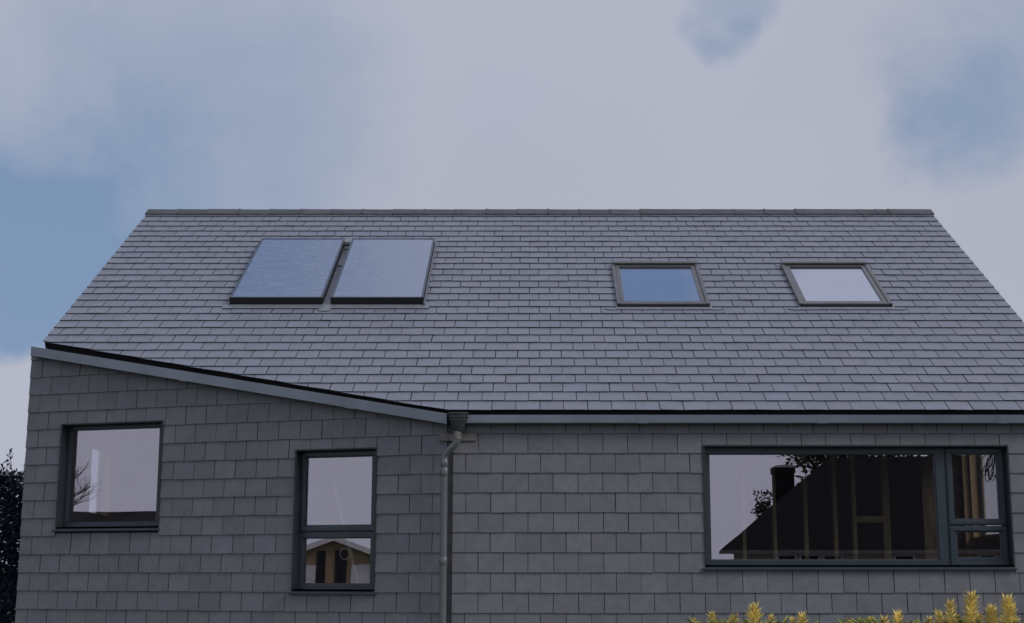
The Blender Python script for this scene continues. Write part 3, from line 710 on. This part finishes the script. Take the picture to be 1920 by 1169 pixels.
def golden(name_label, shoots, y0, cx):
    root = empty('golden_shrub', (cx, y0, 0)); tag(root, name_label, 'shrub', 'golden shrubs in front of the house')
    ml, ms = MB(), MB()
    for (px_, py_, big) in shoots:
        y = y0 + rl.uniform(-.12, .12)
        a = (px_ - 1000) / 2700; b = (584 - py_) / 2700; c_, s_ = math.cos(R(10.2)), math.sin(R(10.2))
        x = a * y / (c_ - b * s_); z = 1.65 + y * (s_ + b * c_) / (c_ - b * s_)
        H = .58; z += .035; sp = .088 * min(big, 1.15)
        shoot(ml, ms, (x + rl.uniform(-.03, .03), y, z - H - sp), H + .0, sp, int(270 * big), (rl.uniform(-.02, .02), 0))
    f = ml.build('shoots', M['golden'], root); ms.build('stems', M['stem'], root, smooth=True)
    mi = MB(); xs = [s[0] for s in shoots]; w = (max(xs) - min(xs)) / 2700 * y0 / 2 + .12
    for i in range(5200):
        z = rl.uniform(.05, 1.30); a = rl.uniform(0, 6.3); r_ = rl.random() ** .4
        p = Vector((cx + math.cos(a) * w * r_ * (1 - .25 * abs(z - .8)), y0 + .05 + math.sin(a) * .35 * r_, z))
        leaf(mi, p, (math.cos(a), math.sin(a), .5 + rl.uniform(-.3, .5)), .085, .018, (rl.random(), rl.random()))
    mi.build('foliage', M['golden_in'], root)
    mt = MB()
    for i in range(5):
        a = i * 1.3; mt.tube([(cx + .05 * math.cos(a), y0 + .05 * math.sin(a), 0), (cx + w * .35 * math.cos(a), y0 + .1 * math.sin(a), .5), (cx + w * .7 * math.cos(a), y0 + .2 * math.sin(a), 1.1)], [.018, .012, .006], 6)
    mt.build('branches', M['bark'], root)
golden('golden shrub with one broad pointed shoot below the wide window', [(1330, 1147, .9), (1383, 1152, .8), (1366, 1160, .7), (1424, 1128, 1.35), (1408, 1150, .8), (1445, 1155, .7), (1480, 1160, .7), (1506, 1149, 1.0), (1300, 1163, .5)], 9.6, 1.43)
golden('low golden shrub between the two taller ones, tips just showing', [(1594, 1161, .9), (1640, 1158, .7), (1665, 1156, .8), (1687, 1145, 1.0), (1656, 1163, .6), (1730, 1166, .5)], 9.6, 2.36)
golden('tallest golden shrub at the right edge of the photo', [(1760, 1143, 1.0), (1780, 1124, 1.0), (1822, 1108, 1.25), (1848, 1132, 1.1), (1862, 1136, .8), (1878, 1113, 1.25), (1892, 1133, .9), (1902, 1158, .9), (1740, 1158, .8), (1800, 1152, .9), (1832, 1152, .8)], 9.6, 2.99)

def crown(m, c, rad, n, size, squash=1.0, clumps=26, seed=1, shape=None):
    r = random.Random(seed); cl = []
    for i in range(clumps):
        d = Vector((r.gauss(0, 1), r.gauss(0, 1), r.gauss(0, 1))).normalized(); q = r.random() ** .45
        cl.append((Vector(c) + Vector((d.x * rad[0] * q, d.y * rad[1] * q, d.z * rad[2] * q)), r.uniform(.16, .36) * min(rad)))
    for i in range(n):
        cc, cr = r.choice(cl); d = Vector((r.gauss(0, 1), r.gauss(0, 1), r.gauss(0, 1))).normalized()
        p = cc + d * cr * r.random() ** .5 * 1.25
        global rl
        leaf(m, p, d + Vector((r.uniform(-.6, .6), r.uniform(-.6, .6), .5)), size * r.uniform(.7, 1.3), size * .5, (r.random(), r.random()))
def limbs(m, base, top, n, r0, reach, seed=1):
    r = random.Random(seed); base, top = Vector(base), Vector(top)
    m.tube([base, base.lerp(top, .35) + Vector((r.uniform(-.05, .05), 0, 0)), base.lerp(top, .7), top], [r0, r0 * .8, r0 * .5, r0 * .15], 10)
    for i in range(n):
        t = r.uniform(.25, .95); p = base.lerp(top, t); a = r.uniform(0, 6.3); L = reach * (1.15 - t) * r.uniform(.7, 1.2)
        d = Vector((math.cos(a), math.sin(a), .6)) * L
        m.tube([p, p + d * .5 + Vector((0, 0, .05 * L)), p + d], [r0 * .35, r0 * .2, r0 * .06], 6)
# dark evergreen at the left of the house: narrow column, sprigs at the top
tree = empty('evergreen_tree', (-7.75, 20.2, 0)); tag(tree, 'dark blue-green evergreen beyond the left corner of the house', 'tree')
m = MB(); r = random.Random(5)
for i in range(24000):
    z = .35 + 2.60 * r.random() ** .85; hw = .80 * (1 - max(0, z - 2.3) ** 2 * .55) * (.55 + .45 * min(1, z / 1.0)); a = r.uniform(0, 6.3); q = r.random() ** .35
    wob = 1 + .16 * math.sin(z * 7 + a * 3) + .1 * math.sin(a * 5 + z * 13)
    p = Vector((-7.75 + math.cos(a) * hw * q * wob, 20.2 + math.sin(a) * hw * q * wob, z + r.uniform(-.05, .05)))
    leaf(m, p, (math.cos(a), math.sin(a), .7 + r.uniform(-.8, .6)), .075 * r.uniform(.6, 1.2), .036, (r.random(), r.random()))
def sprig(x, y, z0, z1, n):
    for i in range(n):
        t = i / n; z = z0 + (z1 - z0) * t; a = r.uniform(0, 6.3); k = .05 * (1.2 - t)
        leaf(m, (x + r.uniform(-k, k), y, z), (math.cos(a), math.sin(a), .9), .055, .026, (r.random(), r.random()))
for x, z1, n in ((-7.26, 3.30, 55), (-7.05, 3.08, 40), (-7.5, 3.24, 50), (-7.75, 3.40, 50), (-8.0, 3.25, 40), (-7.34, 3.12, 40), (-7.16, 3.02, 40), (-6.98, 2.95, 36)): sprig(x, 20.0, 2.75, z1, n)
m.build('crown', M['holly'], tree)
m = MB(); limbs(m, (-7.75, 20.2, 0), (-7.7, 20.2, 3.1), 16, .09, .7, 3)
for x, z1 in ((-7.26, 3.29), (-7.05, 3.06), (-7.5, 3.22), (-7.75, 3.35)): m.tube([(x + .1, 20.05, 2.5), (x, 20.0, z1)], [.008, .003], 5)
m.build('trunk', M['bark'], tree)

# ------------------------------------------------------------------ across the road: what the window panes reflect
def frame_at(x, y, ang): return Frame((x, y, 0), (math.cos(ang), math.sin(ang), 0), (0, 0, 1))
def opposite_bungalow():
    root = empty('bungalow', (11, -16.5, 0)); tag(root, 'pink rendered bungalow with steep dark hipped roof, reflected in the wide window', 'house')
    fi = R(14); B_ = Frame((5.45, -12.0, 0), (math.cos(fi), math.sin(fi), 0), (-math.sin(fi), math.cos(fi), 0))     # u along the front, v towards the slate house
    W_, D_, ze, h = 15.0, 6.1, 2.24, 3.05
    m = MB(); m.box(B_, .35, W_ - .35, -D_ + .35, -.35, 0, 2.27); m.build('wall', M['opp_wall'], root)
    m = MB()
    A, B, C_, D = B_(0, 0, ze), B_(W_, 0, ze), B_(W_, -D_, ze), B_(0, -D_, ze); E1, E2 = B_(h, -h, ze + 2.85), B_(W_ - h, -h, ze + 2.85)
    for f in ([A, B, E2, E1], [B, C_, E2], [C_, D, E1, E2], [D, A, E1], [D, C_, B, A]): m.poly(f)
    rf = m.build('roof', M['opp_roof'], root)
    m = MB(); m.box(G, 7.50, 8.10, -14.9, -14.3, 3.0, 4.75); m.box(G, 7.46, 8.14, -14.94, -14.26, 4.62, 4.80)
    m.build('chimney', M['opp_roof'], rf)
    m = MB(); m.prism([(7.44, -14.96, 4.80), (8.16, -14.96, 4.80), (8.16, -14.24, 4.80), (7.44, -14.24, 4.80)], [(7.56, -14.86, 4.88), (8.02, -14.84, 4.90), (8.06, -14.36, 4.90), (7.54, -14.34, 4.87)])
    m.build('flaunching', M['mortar'], rf)
    m = MB(); m.box(B_, -.03, W_ + .03, .005, .03, ze - .12, ze - .01); m.build('fascia', M['bracket'], root)
    Fw = Frame(B_(0, -.345, 0), -B_.U, (0, 0, 1))
    for a, b in ((1.6, 2.2), (2.25, 2.85), (2.9, 3.5), (4.9, 5.5), (7.2, 7.7), (7.8, 8.6)):
        m = MB(); ringbox(m, Fw, (-b, -a, .95, 2.14), (-b + .07, -a - .07, 1.02, 2.07), .0, .05)
        w = m.build('window', M['opp_white'], root); m = MB(); m.box(Fw, -b + .07, -a - .07, 1.02, 2.07, .004, .02); m.build('pane', M['opp_dark'], w)
opposite_bungalow()
def gable_house(name, label, F, hw, ze, za, depth, wallmat, cat):
    root = empty(name, F(0, 0, 0)); tag(root, label, cat)
    m = MB(); m.prism([F(-hw, 0, -depth), F(hw, 0, -depth), F(hw, ze, -depth), F(0, za - .05, -depth), F(-hw, ze, -depth)], [F(-hw, 0, 0), F(hw, 0, 0), F(hw, ze, 0), F(0, za - .05, 0), F(-hw, ze, 0)]); m.build('wall', wallmat, root)
    m = MB(); s = (za - ze) / hw
    for k in (-1, 1):
        q = [F(0, za, .35), F(k * (hw + .35), ze - .35 * s, .35), F(k * (hw + .35), ze - .35 * s, -depth - .3), F(0, za, -depth - .3)]
        m.prism(q, [p_ + Vector((0, 0, .10)) for p_ in q])
    m.build('roof', M['opp_roof'], root)
    m = MB()
    for k in (-1, 1):
        m.prism([F(0, za - .20, .36), F(k * (hw + .36), ze - .36 * s - .20, .36), F(k * (hw + .36), ze - .36 * s + .10, .36), F(0, za + .10, .36)],
                [F(0, za - .20, .40), F(k * (hw + .36), ze - .36 * s - .20, .40), F(k * (hw + .36), ze - .36 * s + .10, .40), F(0, za + .10, .40)])
    m.build('bargeboard', M['opp_white'], root)
    for a in (-2.2, .9):
        m = MB(); m.box(F, a, a + 1.2, .02, min(1.95, ze), .01, .06); m.build('door', M['opp_white'], root)
    for a, b, z in ((-.75, -.10, 2.75), (.40, .85, 2.7), (2.15, 2.8, 2.3)):
        m = MB(); m.box(F, a, b, .02, z, .01, .05); m.build('opening', M['opp_dark'], root)
# face the tall window
d = Vector((.70, .714, 0)); ang = math.atan2(d.y, d.x) + math.pi / 2
gable_house('brick_garage', 'low brick garage with white bargeboards, reflected in the tall window', frame_at(-47.2, -30.6, ang), 4.0, 1.95, 3.44, 9, M['brick'], 'garage')
d = Vector((.79, .61, 0)); ang = math.atan2(d.y, d.x) + math.pi / 2
Fh = frame_at(-44.5, -8.6, ang)
root = empty('long_shed', Fh(0, 0, 0)); tag(root, 'long low outbuilding with dark hipped roof, reflected in the square window', 'shed')
m = MB(); m.box(Fh, -8, 4.6, 0, 2.3, -6, -.4); m.build('wall', M['brick'], root)
m = MB(); A, B, C_, D = Fh(-8.4, 2.2, 0), Fh(6.2, 2.2, 0), Fh(6.2, 2.2, -6.4), Fh(-8.4, 2.2, -6.4); E1, E2 = Fh(-6, 4.25, -3.2), Fh(3.4, 4.2, -3.2)
for f in ([A, B, E2, E1], [B, C_, E2], [C_, D, E1, E2], [D, A, E1], [D, C_, B, A]): m.poly(f)
m.build('roof', M['opp_roof'], root)
# bare tree reflected in the square window
def bare_tree(x, y, h, seed, label):
    root = empty('bare_tree', (x, y, 0)); tag(root, label, 'tree')
    r = random.Random(seed); mt, mb = MB(), MB()
    mt.tube([(x, y, 0), (x + .05, y, h * .2), (x + .02, y + .04, h * .42)], [.14, .11, .08], 9)
    def grow(p, d, L, rad, lev):
        q = p + d * L; m_ = p.lerp(q, .5) + Vector((r.uniform(-1, 1), r.uniform(-1, 1), r.uniform(0, 1))) * L * .07
        mb.tube([p, m_, q], [rad, rad * .8, rad * .55], 5, cap=False)
        if lev == 0: return
        for i in range(3 if lev > 2 else 4):
            nd = (d + Vector((r.uniform(-1, 1), r.uniform(-1, 1), r.uniform(-.25, .75))) * .75).normalized()
            grow(p.lerp(q, r.uniform(.55, 1)), nd, L * r.uniform(.6, .8), rad * .55, lev - 1)
    for i in range(7):
        a = i * .9; grow(Vector((x + .02, y + .04, h * (.2 + .033 * i))), Vector((math.cos(a), math.sin(a), .9)).normalized(), h * .24, .045, 4)
    mt.build('trunk', M['bark'], root, smooth=True); mb.build('branches', M['twig'], root)
bare_tree(-15.7, 10.9, 4.3, 2, 'bare leafless tree left of the house front, reflected in the square window')
def leafy(x, y, z0, z1, rad, n, label, seed):
    root = empty('broad_tree', (x, y, 0)); tag(root, label, 'tree')
    m = MB(); crown(m, (x, y, (z0 + z1) / 2), (rad, rad, (z1 - z0) / 2), n, .12 + .05 * rad, seed=seed, clumps=60); m.build('crown', M['fir'], root)
    m = MB(); limbs(m, (x, y, 0), (x, y, z1 * .9), 18, .05 * rad + .03, rad * .8, seed); m.build('trunk', M['bark'], root)
leafy(11.6, -21.6, 4.5, 9.5, 2.7, 5200, 'broad tree rising behind the bungalow ridge near its chimney', 3)
leafy(16.6, -21.0, 4.4, 9.0, 2.8, 4600, 'broad tree behind the far end of the bungalow', 4)
leafy(7.75, -18.4, 3.0, 4.35, .36, 420, 'small tree beside the bungalow hip, left of the chimney in the reflection', 6)
